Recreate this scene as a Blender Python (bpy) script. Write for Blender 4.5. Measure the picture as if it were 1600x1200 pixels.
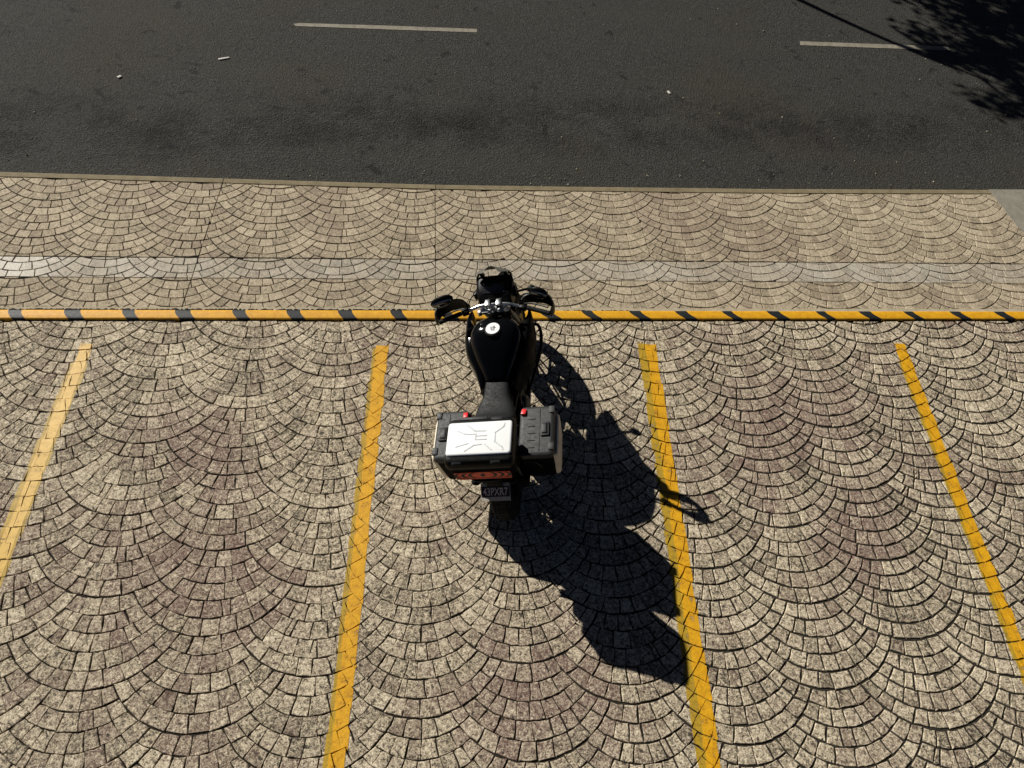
import bpy, bmesh, math, random
from mathutils import Vector, Matrix, Euler, noise
random.seed(11)
D = bpy.data
for o in list(D.objects): D.objects.remove(o, do_unlink=True)
scene = bpy.context.scene
COL = scene.collection
R = math.radians

# ------------------------------------------------------------------ camera
F_PX, PITCH, ROLL, YAW, CAM_H = 1111.6, 0.974356, -0.162371, -0.148405, 5.17068
def camera_axes():
    s, c = math.sin(PITCH), math.cos(PITCH)
    r0, d0, f0 = Vector((1, 0, 0)), Vector((0, -s, -c)), Vector((0, c, -s))
    r1 = r0 * math.cos(ROLL) + d0 * math.sin(ROLL)
    d1 = -r0 * math.sin(ROLL) + d0 * math.cos(ROLL)
    Z = Matrix.Rotation(YAW, 3, 'Z')
    return Z @ r1, Z @ d1, Z @ f0
AR, AD, AF = camera_axes()
cd = D.cameras.new('camera'); cam = D.objects.new('camera', cd); COL.objects.link(cam)
m = Matrix((AR, -AD, -AF)).transposed().to_4x4(); m.translation = (0, 0, CAM_H)
cam.matrix_world = m
cd.sensor_width = 36.0; cd.lens = 36.0 * F_PX / 1600.0; cd.clip_end = 500; cd.clip_start = 0.05
scene.camera = cam
def project(x, y, z=0.0):
    d = Vector((x, y, z - CAM_H)); q = d.dot(AF)
    if q <= 0.01: return (-9999, -9999)
    return 800 + F_PX * d.dot(AR) / q, 600 + F_PX * d.dot(AD) / q

# ------------------------------------------------------------------ light
SX, SY = 1.163, -0.995                      # shadow offset on the ground per metre of height
sun_dir = Vector((-SX, -SY, 1.0)).normalized()
ELEV = math.asin(sun_dir.z); AZ = math.atan2(sun_dir.x, sun_dir.y)
w = D.worlds.new('World'); scene.world = w; w.use_nodes = True
nt = w.node_tree; nt.nodes.clear()
sky = nt.nodes.new('ShaderNodeTexSky'); sky.sky_type = 'NISHITA'; sky.sun_disc = False
sky.sun_elevation = ELEV; sky.sun_rotation = AZ % (2 * math.pi); sky.altitude = 2300
sky.air_density = 0.16; sky.dust_density = 1.0; sky.ozone_density = 0.2
bg = nt.nodes.new('ShaderNodeBackground'); bg.inputs['Strength'].default_value = 0.05
wo = nt.nodes.new('ShaderNodeOutputWorld')
nt.links.new(sky.outputs[0], bg.inputs[0]); nt.links.new(bg.outputs[0], wo.inputs[0])
ld = D.lights.new('sun', 'SUN'); ld.energy = 5.0; ld.angle = R(0.5); ld.color = (1.0, 0.955, 0.88)
lo = D.objects.new('sun', ld); COL.objects.link(lo); lo.location = (-8, 10, 12)
lo.rotation_euler = sun_dir.to_track_quat('Z', 'Y').to_euler()
scene.view_settings.view_transform = 'Standard'; scene.view_settings.look = 'None'
scene.view_settings.gamma = 1.0; scene.view_settings.use_curve_mapping = False
scene.view_settings.exposure = 0.1

# ------------------------------------------------------------------ material helpers
class NT:
    def __init__(s, name):
        s.m = D.materials.new(name); s.m.use_nodes = True; s.t = s.m.node_tree; s.t.nodes.clear()
        s.out = s.n('ShaderNodeOutputMaterial'); s.b = s.n('ShaderNodeBsdfPrincipled')
        s.l(s.b.outputs[0], s.out.inputs[0]); s.pos = s.n('ShaderNodeNewGeometry').outputs['Position']
    def n(s, t, **k):
        x = s.t.nodes.new(t)
        for a, v in k.items(): setattr(x, a, v)
        return x
    def l(s, a, b): s.t.links.new(a, b)
    def noise(s, scale, detail=4, rough=.55, vec=None, dist=0.0, out='Fac'):
        x = s.n('ShaderNodeTexNoise'); x.inputs['Scale'].default_value = scale
        x.inputs['Detail'].default_value = detail; x.inputs['Roughness'].default_value = rough
        x.inputs['Distortion'].default_value = dist
        s.l(vec or s.pos, x.inputs['Vector']); return x.outputs[out]
    def ramp(s, fac, stops, interp='LINEAR'):
        x = s.n('ShaderNodeValToRGB'); x.color_ramp.interpolation = interp
        e = x.color_ramp.elements
        while len(e) < len(stops): e.new(0.5)
        for i, (p, c) in enumerate(stops):
            e[i].position = p; e[i].color = (c, c, c, 1) if not hasattr(c, '__len__') else (*c, 1)
        s.l(fac, x.inputs[0]); return x.outputs[0]
    def mix(s, fac, a, b, blend='MIX'):
        x = s.n('ShaderNodeMix', data_type='RGBA', blend_type=blend)
        for i, v in ((0, fac), (6, a), (7, b)):
            if hasattr(v, 'is_linked') or hasattr(v, 'links'): s.l(v, x.inputs[i])
            elif i == 0: x.inputs[0].default_value = v
            else: x.inputs[i].default_value = (*v, 1)
        return x.outputs[2]
    def math(s, op, a, b=0.0, clamp=False):
        x = s.n('ShaderNodeMath', operation=op, use_clamp=clamp)
        for i, v in enumerate((a, b)):
            if isinstance(v, (int, float)): x.inputs[i].default_value = v
            else: s.l(v, x.inputs[i])
        return x.outputs[0]
    def bump(s, h, strength=.3, dist=.01):
        x = s.n('ShaderNodeBump'); x.inputs['Strength'].default_value = strength
        x.inputs['Distance'].default_value = dist; s.l(h, x.inputs['Height']); s.l(x.outputs[0], s.b.inputs['Normal'])
    def set(s, **k):
        for a, v in k.items():
            i = s.b.inputs[a.replace('_', ' ')]
            if hasattr(v, 'links'): s.l(v, i)
            elif hasattr(v, '__len__') and len(v) == 3: i.default_value = (*v, 1)
            else: i.default_value = v
        return s
    def sep(s, vec=None):
        x = s.n('ShaderNodeSeparateXYZ'); s.l(vec or s.pos, x.inputs[0]); return x.outputs

def simple(name, col, rough=.5, metal=0.0, coat=0.0, spec=.5, vary=.25, nscale=60, bump=0.0):
    a = NT(name)
    f = a.noise(nscale, 5)
    lo_ = tuple(c * (1 - vary) for c in col); hi = tuple(min(1, c * (1 + vary)) for c in col)
    a.set(Base_Color=a.ramp(f, [(.3, lo_), (.7, hi)]), Metallic=metal, Coat_Weight=coat, Specular_IOR_Level=spec)
    a.set(Roughness=a.ramp(a.noise(nscale * .37, 3), [(.3, max(0.02, rough * .8)), (.7, min(1, rough * 1.2))]))
    if bump: a.bump(a.noise(nscale * 6, 3), bump, .004)
    return a.m

def stone_material(name, grey=False, side=False):
    a = NT(name)
    at = a.n('ShaderNodeAttribute', attribute_name='tone'); tone = a.sep(at.outputs['Color'])
    t0, t1 = tone[0], tone[1]
    mot = a.noise(38, 7, .78, dist=1.0)
    fine = a.noise(110, 4, .8)
    big = a.noise(.55, 3, .5, dist=.8)
    mid = a.noise(2.4, 5, .65)
    if side: c0, c1, c2 = (.15, .121, .082), (.450, .374, .257), (.68, .58, .42)
    else:    c0, c1, c2 = (.065, .051, .036), (.50, .415, .285), (.95, .83, .62)
    if grey: c0, c1, c2 = (.19, .16, .12), (.43, .372, .278), (.60, .54, .43)
    k = 3.9 if not side else 2.6
    f = a.math('ADD', a.math('MULTIPLY', a.math('SUBTRACT', mot, .5), k), .50)
    f = a.math('ADD', f, a.math('MULTIPLY', a.math('SUBTRACT', fine, .5), k * .55))
    f = a.math('ADD', f, a.math('MULTIPLY', a.math('SUBTRACT', t0, .5), .26 if not side else .28))
    f = a.math('SUBTRACT', f, a.math('MULTIPLY', a.math('SUBTRACT', mid, .46), .8 if not side else .5))
    col = a.ramp(f, [(.10, c0), (.50, c1), (.95, c2)])
    # brown-purple oxide colouring that comes in broad drifts
    brown = (.185, .112, .092) if not side else (.25, .178, .132)
    drift = a.ramp(big, [(.52, 0.0), (.70, .8)])
    if not side:                                   # the colour hardener was thrown in long uneven drifts
        for (dx, dy, rx, ry, rz) in ((2.95, 3.15, 1.7, .75, .55), (-1.75, 1.65, .95, .85, -.7), (-1.95, 2.7, .8, .55, -.5), (.65, .95, .9, .6, .1), (3.3, 2.15, .9, .55, .9)):
            mp = a.n('ShaderNodeMapping', vector_type='TEXTURE'); mp.inputs['Location'].default_value = (dx, dy, 0)
            mp.inputs['Rotation'].default_value = (0, 0, rz); mp.inputs['Scale'].default_value = (rx, ry, 1)
            a.l(a.pos, mp.inputs[0]); ln = a.n('ShaderNodeVectorMath', operation='LENGTH'); a.l(mp.outputs[0], ln.inputs[0])
            d_ = a.math('ADD', ln.outputs['Value'], a.math('MULTIPLY', a.math('SUBTRACT', mid, .5), 2.4))
            drift = a.math('MAXIMUM', drift, a.ramp(d_, [(.25, 1.0), (1.15, 0.0)]))
    bm = a.math('ADD', drift, a.math('MULTIPLY', a.math('SUBTRACT', t1, .52), .8))
    bm = a.math('MULTIPLY', a.math('MAXIMUM', bm, 0.0, True), a.ramp(f, [(.50, 1.0), (.92, .2)]))
    if not grey: col = a.mix(a.math('MULTIPLY', bm, .90 if not side else .6), col, brown)
    # pale veins and scuffs
    vein = a.math('ABSOLUTE', a.math('SUBTRACT', a.noise(17, 5, .65, dist=1.5), .5))
    vm = a.math('MULTIPLY', a.ramp(vein, [(.0, 1.0), (.035, 0.0)]), .5 if not side else .25)
    col = a.mix(vm, col, c2)
    if grey: col = a.mix(a.ramp(a.noise(1.1, 5, .65), [(.48, 0.0), (.66, .35)]), col, (.60, .57, .50))
    # dark pits
    sp2 = a.ramp(a.noise(30, 2, .5), [(.31, 1.0), (.385, 0.0)])
    col = a.mix(a.math('MULTIPLY', sp2, .85 if not side else .3), col, (.04, .034, .026))
    a.set(Base_Color=col, Specular_IOR_Level=.3 if not grey else .38)
    if grey: a.set(Roughness=a.ramp(a.noise(.9, 4, .6), [(.38, .50), (.54, .8)]))
    else: a.set(Roughness=.8)
    h = a.math('ADD', a.math('MULTIPLY', mot, 1.0), a.math('MULTIPLY', fine, .35))
    a.bump(h, .85 if not side else .55, .012 if not side else (.008 if not grey else .004))
    return a.m

def joint_material():
    a = NT('joint_dirt')
    x = a.sep()
    g = a.ramp(a.math('MULTIPLY', a.math('ADD', x[0], 3.0), .125, True), [(.3, (.018, .0145, .010)), (.8, (.040, .036, .028))])
    n = a.noise(12, 5, .6)
    col = a.mix(a.ramp(n, [(.35, 0.0), (.7, 1.0)]), g, (.028, .024, .018))
    col = a.mix(a.ramp(a.noise(260, 3), [(.55, 0.0), (.7, .5)]), col, (.14, .125, .095))
    a.set(Base_Color=col, Roughness=.95, Specular_IOR_Level=.15); a.bump(a.noise(200, 4), .5, .004)
    return a.m

def asphalt_material():
    a = NT('asphalt')
    p = a.sep()
    agg = a.n('ShaderNodeTexVoronoi'); agg.inputs['Scale'].default_value = 48; a.l(a.pos, agg.inputs['Vector'])
    fine = a.noise(62, 6, .85); mid = a.noise(4.5, 7, .75); big = a.noise(.4, 4, .5, dist=.6)
    mp = a.n('ShaderNodeMapping'); mp.inputs['Rotation'].default_value = (0, 0, R(-5)); mp.inputs['Scale'].default_value = (.22, 1.6, 1)
    a.l(a.pos, mp.inputs[0])
    streak = a.noise(1.1, 6, .65, vec=mp.outputs[0])
    col = a.ramp(fine, [(.36, (.005, .005, .0044)), (.50, (.047, .0455, .0375)), (.65, (.145, .139, .114))])
    cr = a.n('ShaderNodeSeparateColor'); a.l(agg.outputs['Color'], cr.inputs[0])
    col = a.mix(.25, col, a.ramp(cr.outputs[0], [(0, .010), (.75, .045), (.97, .13)]))
    col = a.mix(a.ramp(streak, [(.44, 0.0), (.70, .42)]), col, (.062, .059, .047))
    col = a.mix(a.ramp(big, [(.47, 0.0), (.72, .35)]), col, (.054, .042, .031))
    # coarser, oil-darkened wheel track along the lane
    band = a.math('SUBTRACT', a.math('SUBTRACT', p[1], a.math('MULTIPLY', p[0], .112)), 7.20)
    band = a.math('ADD', a.math('ABSOLUTE', band), a.math('MULTIPLY', a.math('SUBTRACT', mid, .5), 1.5))
    bmask = a.math('MULTIPLY', a.ramp(band, [(.05, .85), (.60, 0.0)]), a.ramp(a.noise(1.3, 6, .75), [(.42, .0), (.62, 1.0)]))
    gaps = a.ramp(fine, [(.44, 1.0), (.60, .25)])
    col = a.mix(a.math('MULTIPLY', bmask, gaps), col, (.010, .0095, .009))
    spots = a.ramp(a.noise(5.2, 4, .6, dist=.6), [(.31, 1.0), (.38, 0.0)])
    col = a.mix(a.math('MULTIPLY', spots, .75), col, (.012, .011, .010))
    pits = a.ramp(a.noise(30, 4, .7), [(.34, 1.0), (.45, 0.0)])
    col = a.mix(a.math('MULTIPLY', pits, a.math('ADD', .16, a.math('MULTIPLY', bmask, .7))), col, (.008, .0078, .007))
    a.set(Base_Color=col, Roughness=.88, Specular_IOR_Level=.25)
    h = a.math('ADD', a.math('MULTIPLY', fine, 1.0), a.math('MULTIPLY', agg.outputs['Distance'], .8))
    h = a.math('MULTIPLY', h, a.math('ADD', .6, bmask))
    a.bump(h, .95, .024)
    return a.m

def paint_material(name, col, dark, wear=.45, rough=.5, scale=16, hole=.42, spec=.4):
    a = NT(name)
    n = a.noise(scale, 6, .7, dist=.5); f = a.noise(90, 5, .7); lg = a.noise(3.5, 3)
    c = a.ramp(a.math('ADD', a.math('MULTIPLY', n, .6), a.math('MULTIPLY', f, .4)), [(.34, dark), (.56, col), (.8, tuple(min(1, v * 1.12) for v in col))])
    c = a.mix(a.ramp(f, [(.28, wear), (.42, 0.0)]), c, (.10, .07, .02))
    a.set(Base_Color=c, Roughness=a.ramp(f, [(.3, rough * .8), (.7, min(1, rough * 1.3))]), Specular_IOR_Level=spec)
    a.bump(a.math('ADD', f, n), .45, .004)
    if hole > 0:
        tr = a.n('ShaderNodeBsdfTransparent'); mx = a.n('ShaderNodeMixShader')
        hm = a.ramp(a.math('ADD', a.math('MULTIPLY', n, .65), a.math('MULTIPLY', f, .35)), [(hole - .03, 0.0), (hole + .02, 1.0)])
        a.l(hm, mx.inputs[0]); a.l(tr.outputs[0], mx.inputs[1]); a.l(a.b.outputs[0], mx.inputs[2]); a.l(mx.outputs[0], a.out.inputs[0])
    return a.m

def concrete_material(name, c0, c1, sc=9):
    a = NT(name)
    n = a.noise(sc, 6, .65); f = a.noise(150, 4, .7)
    col = a.ramp(n, [(.3, c0), (.7, c1)])
    col = a.mix(a.ramp(f, [(.32, .5), (.45, 0.0)]), col, tuple(c * .35 for c in c0))
    a.set(Base_Color=col, Roughness=.85, Specular_IOR_Level=.3); a.bump(f, .4, .004)
    return a.m

M = {}
M['stone'] = stone_material('stamped_stone')
M['stone_side'] = stone_material('stamped_stone_footway', side=True)
M['stone_grey'] = stone_material('stamped_stone_channel', grey=True, side=True)
M['joint'] = joint_material()
M['asphalt'] = asphalt_material()
M['yellow'] = paint_material('yellow_paint', (.80, .42, .012), (.50, .23, .010), hole=.405)
M['yellow_worn'] = paint_material('faded_yellow_paint', (.52, .33, .025), (.30, .19, .025), hole=.425, wear=.5)
M['yellow_pale'] = paint_material('bleached_yellow_paint', (.78, .50, .10), (.55, .33, .06), hole=.40)
M['bar_yellow'] = paint_material('kerb_yellow_paint', (.80, .41, .012), (.56, .25, .010), hole=0, rough=.55, scale=25)
M['bar_black'] = paint_material('kerb_black_paint', (.018, .022, .024), (.006, .007, .008), hole=0, rough=.55, wear=.1)
M['black_edge'] = simple('black_overspray', (.010, .010, .009), .8, spec=.15)
M['lane'] = paint_material('lane_paint', (.30, .275, .215), (.14, .128, .10), hole=.33, rough=.7)
M['concrete'] = concrete_material('kerb_concrete', (.185, .150, .085), (.30, .25, .155))
M['patch'] = concrete_material('grey_concrete', (.21, .195, .155), (.33, .31, .255))
M['mortar'] = concrete_material('pale_mortar', (.36, .31, .21), (.54, .47, .34))
M['soil'] = concrete_material('far_ground', (.10, .085, .06), (.17, .15, .11), .6)

# ------------------------------------------------------------------ object helpers
def link(name, mesh, mat, parent=None, smooth=False):
    o = D.objects.new(name, mesh); COL.objects.link(o)
    if mat is not None and not mesh.materials: mesh.materials.append(mat)
    if parent is not None: o.parent = parent
    if smooth:
        for p in mesh.polygons: p.use_smooth = True
    return o
def tag(o, label=None, cat=None, group=None, kind=None):
    if label: o['label'] = label
    if cat: o['category'] = cat
    if group: o['group'] = group
    if kind: o['kind'] = kind
    return o
def empty(name, loc=(0, 0, 0)):
    o = D.objects.new(name, None); COL.objects.link(o); o.location = loc; o.empty_display_size = .2; return o
def pydata(name, v, f):
    me = D.meshes.new(name); me.from_pydata(v, [], f); me.update(); return me

# ------------------------------------------------------------------ ground, road, kerb
def bar_near(x): return 4.161 + .0592 * x
def bar_far(x): return 4.270 + .0592 * x
def ch_near(x): return 4.660 + .0595 * x
def ch_far(x): return 4.925 + .0625 * x
KN = [(-30, 4.45), (-4.56, 5.712), (-2.42, 5.817), (-.534, 5.902), (.553, 5.975), (3.448, 6.191), (6.187, 6.426), (30, 8.45)]
def kerb_near(x):
    for (x0, y0), (x1, y1) in zip(KN, KN[1:]):
        if x <= x1: return y0 + (y1 - y0) * (x - x0) / (x1 - x0)
    return KN[-1][1]
ROAD_Z = -.10
def sheet(name, pts, z, mat, kind='structure', nsub=0):
    o = link(name, pydata(name, [(x, y, z) for x, y in pts], [tuple(range(len(pts)))]), mat)
    if kind: o['kind'] = kind
    return o
sheet('ground', [(-250, -250), (250, -250), (250, 250), (-250, 250)], -.30, M['soil'])
sheet('road', [(-60, 2.2), (60, 9.8), (60, 19.0), (-60, 8.0)], ROAD_Z, M['asphalt'])
def slab(name, near, far, z0, z1, mat, parent=None, xs=None):
    """solid strip between two curves y=f(x)"""
    xs = xs or [-30, -12, -4.56, -2.42, -.534, .553, 3.448, 6.187, 12, 30]
    v = []; f = []
    for x in xs: v += [(x, near(x), z0), (x, near(x), z1), (x, far(x), z1), (x, far(x), z0)]
    for i in range(len(xs) - 1):
        b = i * 4; c = b + 4
        f += [(b, c, c + 1, b + 1), (b + 1, c + 1, c + 2, b + 2), (b + 2, c + 2, c + 3, b + 3), (b + 3, c + 3, c, b)]
    f += [(0, 1, 2, 3), tuple(reversed(range(len(v) - 4, len(v))))]
    return link(name, pydata(name, v, f), mat, parent)
BED = -.0095
parking = slab('parking_pavement', lambda x: -6.0, lambda x: bar_near(x) + .05, -.28, BED, M['joint']); parking['kind'] = 'structure'
footway = slab('footway_pavement', lambda x: bar_near(x) + .05, lambda x: kerb_near(x), -.28, BED, M['joint']); footway['kind'] = 'structure'
# kerb with a rounded edge, cast in lengths
def kerb_piece(x0, x1):
    n = max(2, int((x1 - x0) / .6)); v = []; f = []
    prof = [(0.0, -.25), (0.0, .002), (.055, .004), (.066, -.001), (.073, -.012), (.078, -.25)]
    for i in range(n + 1):
        x = x0 + (x1 - x0) * i / n; y = kerb_near(x)
        jit = .004 * noise.noise((x * 1.7, 3.1, 0))
        for a, z in prof: v.append((x, y + .004 + a + jit * (a > .05), z))
    k = len(prof)
    for i in range(n):
        for j in range(k):
            a = i * k + j; b = i * k + (j + 1) % k
            f.append((a, b, b + k, a + k))
    f.append(tuple(range(k))); f.append(tuple(reversed(range(n * k, n * k + k))))
    return pydata('kerb', v, f)
kx = [-30, -12, -7.1, -4.75, -2.435, -.262, 1.86, 4.1, 6.2, 8.6, 30]
kerb = None
for a, b in zip(kx, kx[1:]):
    me = kerb_piece(a + .004, b - .004)
    if kerb is None:
        kerb = empty('kerb'); kerb['kind'] = 'structure'
    link('kerb_stone', me, M['concrete'], kerb)
# far side of the road, beyond the picture
fs = slab('far_footway', lambda x: 12.95 + .09 * x, lambda x: 17.5 + .09 * x, -.28, .02, M['patch'], xs=[-55, -20, 0, 20, 55]); fs['kind'] = 'structure'

# ------------------------------------------------------------------ fan paving
class Fan:
    """scallop lattice: column spacing, period, rim radius, rotation, left tip of one fan"""
    def __init__(q, la, lp, rad, th, tip, counts):
        q.la, q.lp, q.rad, q.lc, q.n = la, lp, rad, lp / 5, counts
        q.c, q.s = math.cos(th), math.sin(th)
        d = math.hypot(la, lp / 2); off = math.sqrt(rad ** 2 - d * d / 4)
        tx, ty = la / 2 + lp / 2 / d * off, -(lp / 4 - la / d * off)      # from the fan's left tip to its centre
        q.org = (tip[0] + tx * q.c - ty * q.s, tip[1] + tx * q.s + ty * q.c)
        q.rk = [rad, rad - .05, rad - .09, rad - .125, rad - .15, rad]      # inner courses curve a little tighter
        q.ak = [q.hit(k) for k in range(6)]
    def world(q, s_, t): return (q.org[0] + s_ * q.c - t * q.s, q.org[1] + s_ * q.s + t * q.c)
    def cen(q, k): return q.lc * k - q.rad + q.rk[k]
    def hit(q, k):
        """angle (from straight down) at which course line k meets the neighbouring fan's rim"""
        r0, r1, y0 = q.rk[k], q.rad, q.cen(k)
        dx, dy = q.la, q.lp / 2 - y0; d = math.hypot(dx, dy)
        a = (r0 * r0 - r1 * r1 + d * d) / (2 * d); h = math.sqrt(max(1e-9, r0 * r0 - a * a))
        x, y = a * dx / d + h * dy / d, a * dy / d - h * dx / d
        return math.atan2(x, -y)
    def at(q, k, t): a = q.ak[k] * t; return (q.rk[k] * math.sin(a), q.cen(k) - q.rk[k] * math.cos(a))
    def cells(q, rng, sliver=.22):
        """stone outlines of one fan in lattice coordinates (counter-clockwise, 8 points)"""
        res = []
        for k in range(5):
            n = q.n[k] + rng.choice((0, 0, 0, -1, 1) if k < 3 else (0, 0, 0, 1))
            ws = [rng.uniform(.78, 1.22) for _ in range(n)]
            if rng.random() < sliver and n > 5: ws[rng.randrange(1, n - 1)] = .38
            tot = sum(ws); u = [0]
            for w_ in ws: u.append(u[-1] + w_ / tot)
            tb = [2 * a - 1 for a in u]
            sk = [0] + [rng.uniform(-.03, .03) for _ in range(n - 1)] + [0]
            pb = lambda t: q.at(k, t)
            pt = lambda t: q.at(k + 1, t)
            for i in range(n):
                a, b = tb[i], tb[i + 1]; a2, b2 = a + sk[i], b + sk[i + 1]
                B0, B1, B2 = pb(a), pb((a + b) / 2), pb(b)
                T0, T1, T2 = pt(a2), pt((a2 + b2) / 2), pt(b2)
                mr = ((B2[0] + T2[0]) / 2, (B2[1] + T2[1]) / 2); ml = ((B0[0] + T0[0]) / 2, (B0[1] + T0[1]) / 2)
                if k == 0: B0, B1, B2 = [(p[0], p[1] + .0045) for p in (B0, B1, B2)]   # wider joint round each fan
                res.append([B0, B1, B2, mr, T2, T1, T0, ml])
        return res
FAN_P = Fan(.7301, .6100, .615, .06447, (-2.2887, 3.4171), [10, 9, 8, 6, 4])
FAN_S = Fan(.708, .510, .580, .0494, (-3.826, 5.462), [9, 8, 7, 5, 4])
def clip(poly, nx, ny, c):
    """keep nx*x+ny*y <= c"""
    out = []
    for i in range(len(poly)):
        p, q = poly[i - 1], poly[i]
        dp = nx * p[0] + ny * p[1] - c; dq = nx * q[0] + ny * q[1] - c
        if (dp <= 0) != (dq <= 0):
            t = dp / (dp - dq); out.append((p[0] + (q[0] - p[0]) * t, p[1] + (q[1] - p[1]) * t))
        if dq <= 0: out.append(q)
    # drop near-duplicates
    res = []
    for p in out:
        if not res or math.hypot(p[0] - res[-1][0], p[1] - res[-1][1]) > .004: res.append(p)
    if len(res) > 1 and math.hypot(res[0][0] - res[-1][0], res[0][1] - res[-1][1]) <= .004: res.pop()
    return res
def area(p):
    return .5 * sum(p[i - 1][0] * p[i][1] - p[i][0] * p[i - 1][1] for i in range(len(p)))
def inset(p, d):
    n = len(p); out = []
    for i in range(n):
        a, b, c = p[i - 1], p[i], p[(i + 1) % n]
        e1 = (b[0] - a[0], b[1] - a[1]); e2 = (c[0] - b[0], c[1] - b[1])
        l1 = math.hypot(*e1) or 1e-9; l2 = math.hypot(*e2) or 1e-9
        n1 = (-e1[1] / l1, e1[0] / l1); n2 = (-e2[1] / l2, e2[0] / l2)
        s = (n1[0] + n2[0], n1[1] + n2[1]); q = max(.45, 1 + n1[0] * n2[0] + n1[1] * n2[1])
        out.append((b[0] + s[0] * d / q, b[1] + s[1] * d / q))
    return out
def lineclip(poly, f, below, gap):
    cx = sum(p[0] for p in poly) / len(poly); y0 = f(cx); sl = (f(cx + .05) - f(cx - .05)) / .1
    L = math.hypot(sl, 1)
    if below: return clip(poly, -sl / L, 1 / L, (y0 - sl * cx) / L - gap)
    return clip(poly, sl / L, -1 / L, -(y0 - sl * cx) / L - gap)
# saw cuts across the footway (straight control joints)
CUTS = [((-2.432, 5.874), (-2.447, 4.132)), ((-.268, 5.976), (-.183, 4.264)), ((1.861, 6.089), (2.045, 4.402)), ((4.10, 6.24), (4.33, 4.5)), ((-4.75, 5.7), (-4.7, 3.9))]
def split_cut(poly, cut):
    (x0, y0), (x1, y1) = cut; dx, dy = x1 - x0, y1 - y0; L = math.hypot(dx, dy)
    nx, ny = -dy / L, dx / L; c = nx * x0 + ny * y0
    dd = [nx * p[0] + ny * p[1] - c for p in poly]
    if min(dd) * max(dd) >= 0: return [poly]
    return [q for q in (clip(poly, nx, ny, c - .0), clip(poly, -nx, -ny, -c - .0)) if len(q) > 2]
PATCH = [(6.205, 6.50), (6.225, 6.44), (6.284, 6.09), (6.313, 5.885), (6.40, 5.70), (7.6, 5.75), (7.6, 6.62)]

stones = {'parking': [], 'foot': [], 'channel': []}
def add_stone(zone, poly, half_joint, rng):
    if len(poly) < 3 or area(poly) < .0005: return
    poly = inset(poly, half_joint)
    if area(poly) < .00025: return
    n = len(poly); per = sum(math.hypot(poly[i][0] - poly[i - 1][0], poly[i][1] - poly[i - 1][1]) for i in range(n))
    if area(poly) / per < .0035: return
    cx = sum(p[0] for p in poly) / n; cy = sum(p[1] for p in poly) / n
    jit = .0048 if zone == 'parking' else .002
    poly = [(x + rng.uniform(-jit, jit), y + rng.uniform(-jit, jit)) for x, y in poly]
    z = rng.uniform(-.002, .0015) - (.003 if zone == 'channel' else 0)
    gx, gy = rng.uniform(-.014, .014), rng.uniform(-.014, .014)
    stones[zone].append(dict(p=poly, c=(cx, cy), z=z, g=(gx, gy), tone=(rng.random(), rng.random(), rng.random())))
rng = random.Random(5)
# parking bays
for i in range(-10, 17):
    for j in range(-9, 6):
        off = .5 * (i % 2)
        C = (i * FAN_P.la, (j + off) * FAN_P.lp)
        wc = FAN_P.world(C[0], C[1] - .4)
        if not (-7.2 < wc[0] < 9.6 and -.9 < wc[1] < 5.2): continue
        for cell in FAN_P.cells(rng):
            poly = [FAN_P.world(C[0] + x, C[1] + y) for x, y in cell]
            cx = sum(p[0] for p in poly) / 8; cy = sum(p[1] for p in poly) / 8
            if cy > bar_near(cx) + .15: continue
            poly = lineclip(poly, bar_near, True, .003)
            worn = min(1, max(0, (cx + .3) / 4.0)) * (.6 + .8 * (noise.noise((cx * .9, cy * .9, 4)) * .5 + .5))
            add_stone('parking', poly, .0033 + .0040 * worn, rng)
rng = random.Random(8)
for i in range(-9, 21):
    for j in range(-8, 12):
        off = .5 * (i % 2)
        C = (i * FAN_S.la, (j + off) * FAN_S.lp)
        wc = FAN_S.world(C[0], C[1] - .4)
        if not (-8.6 < wc[0] < 11.2 and bar_far(wc[0]) - .9 < wc[1] < kerb_near(wc[0]) + .9): continue
        for cell in FAN_S.cells(rng, .06):
            poly = [FAN_S.world(C[0] + x, C[1] + y) for x, y in cell]
            cx = sum(p[0] for p in poly) / 8; cy = sum(p[1] for p in poly) / 8
            if cy < bar_far(cx) - .15 or cy > kerb_near(cx) + .15: continue
            poly = lineclip(poly, bar_far, False, .002)
            if len(poly) < 3: continue
            poly = lineclip(poly, kerb_near, True, .003)
            if len(poly) < 3: continue
            parts = [poly]
            for c in CUTS: parts = [r for q in parts for r in split_cut(q, c)]
            for q in parts:
                a_ = lineclip(q, ch_near, True, .001); b_ = lineclip(q, ch_far, False, .001)
                mid_ = lineclip(q, ch_near, False, .001)
                if len(mid_) > 2: mid_ = lineclip(mid_, ch_far, True, .001)
                if len(a_) > 2: add_stone('foot', a_, .0030, rng)
                if len(b_) > 2: add_stone('foot', b_, .0030, rng)
                if len(mid_) > 2: add_stone('channel', mid_, .0026, rng)

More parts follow.
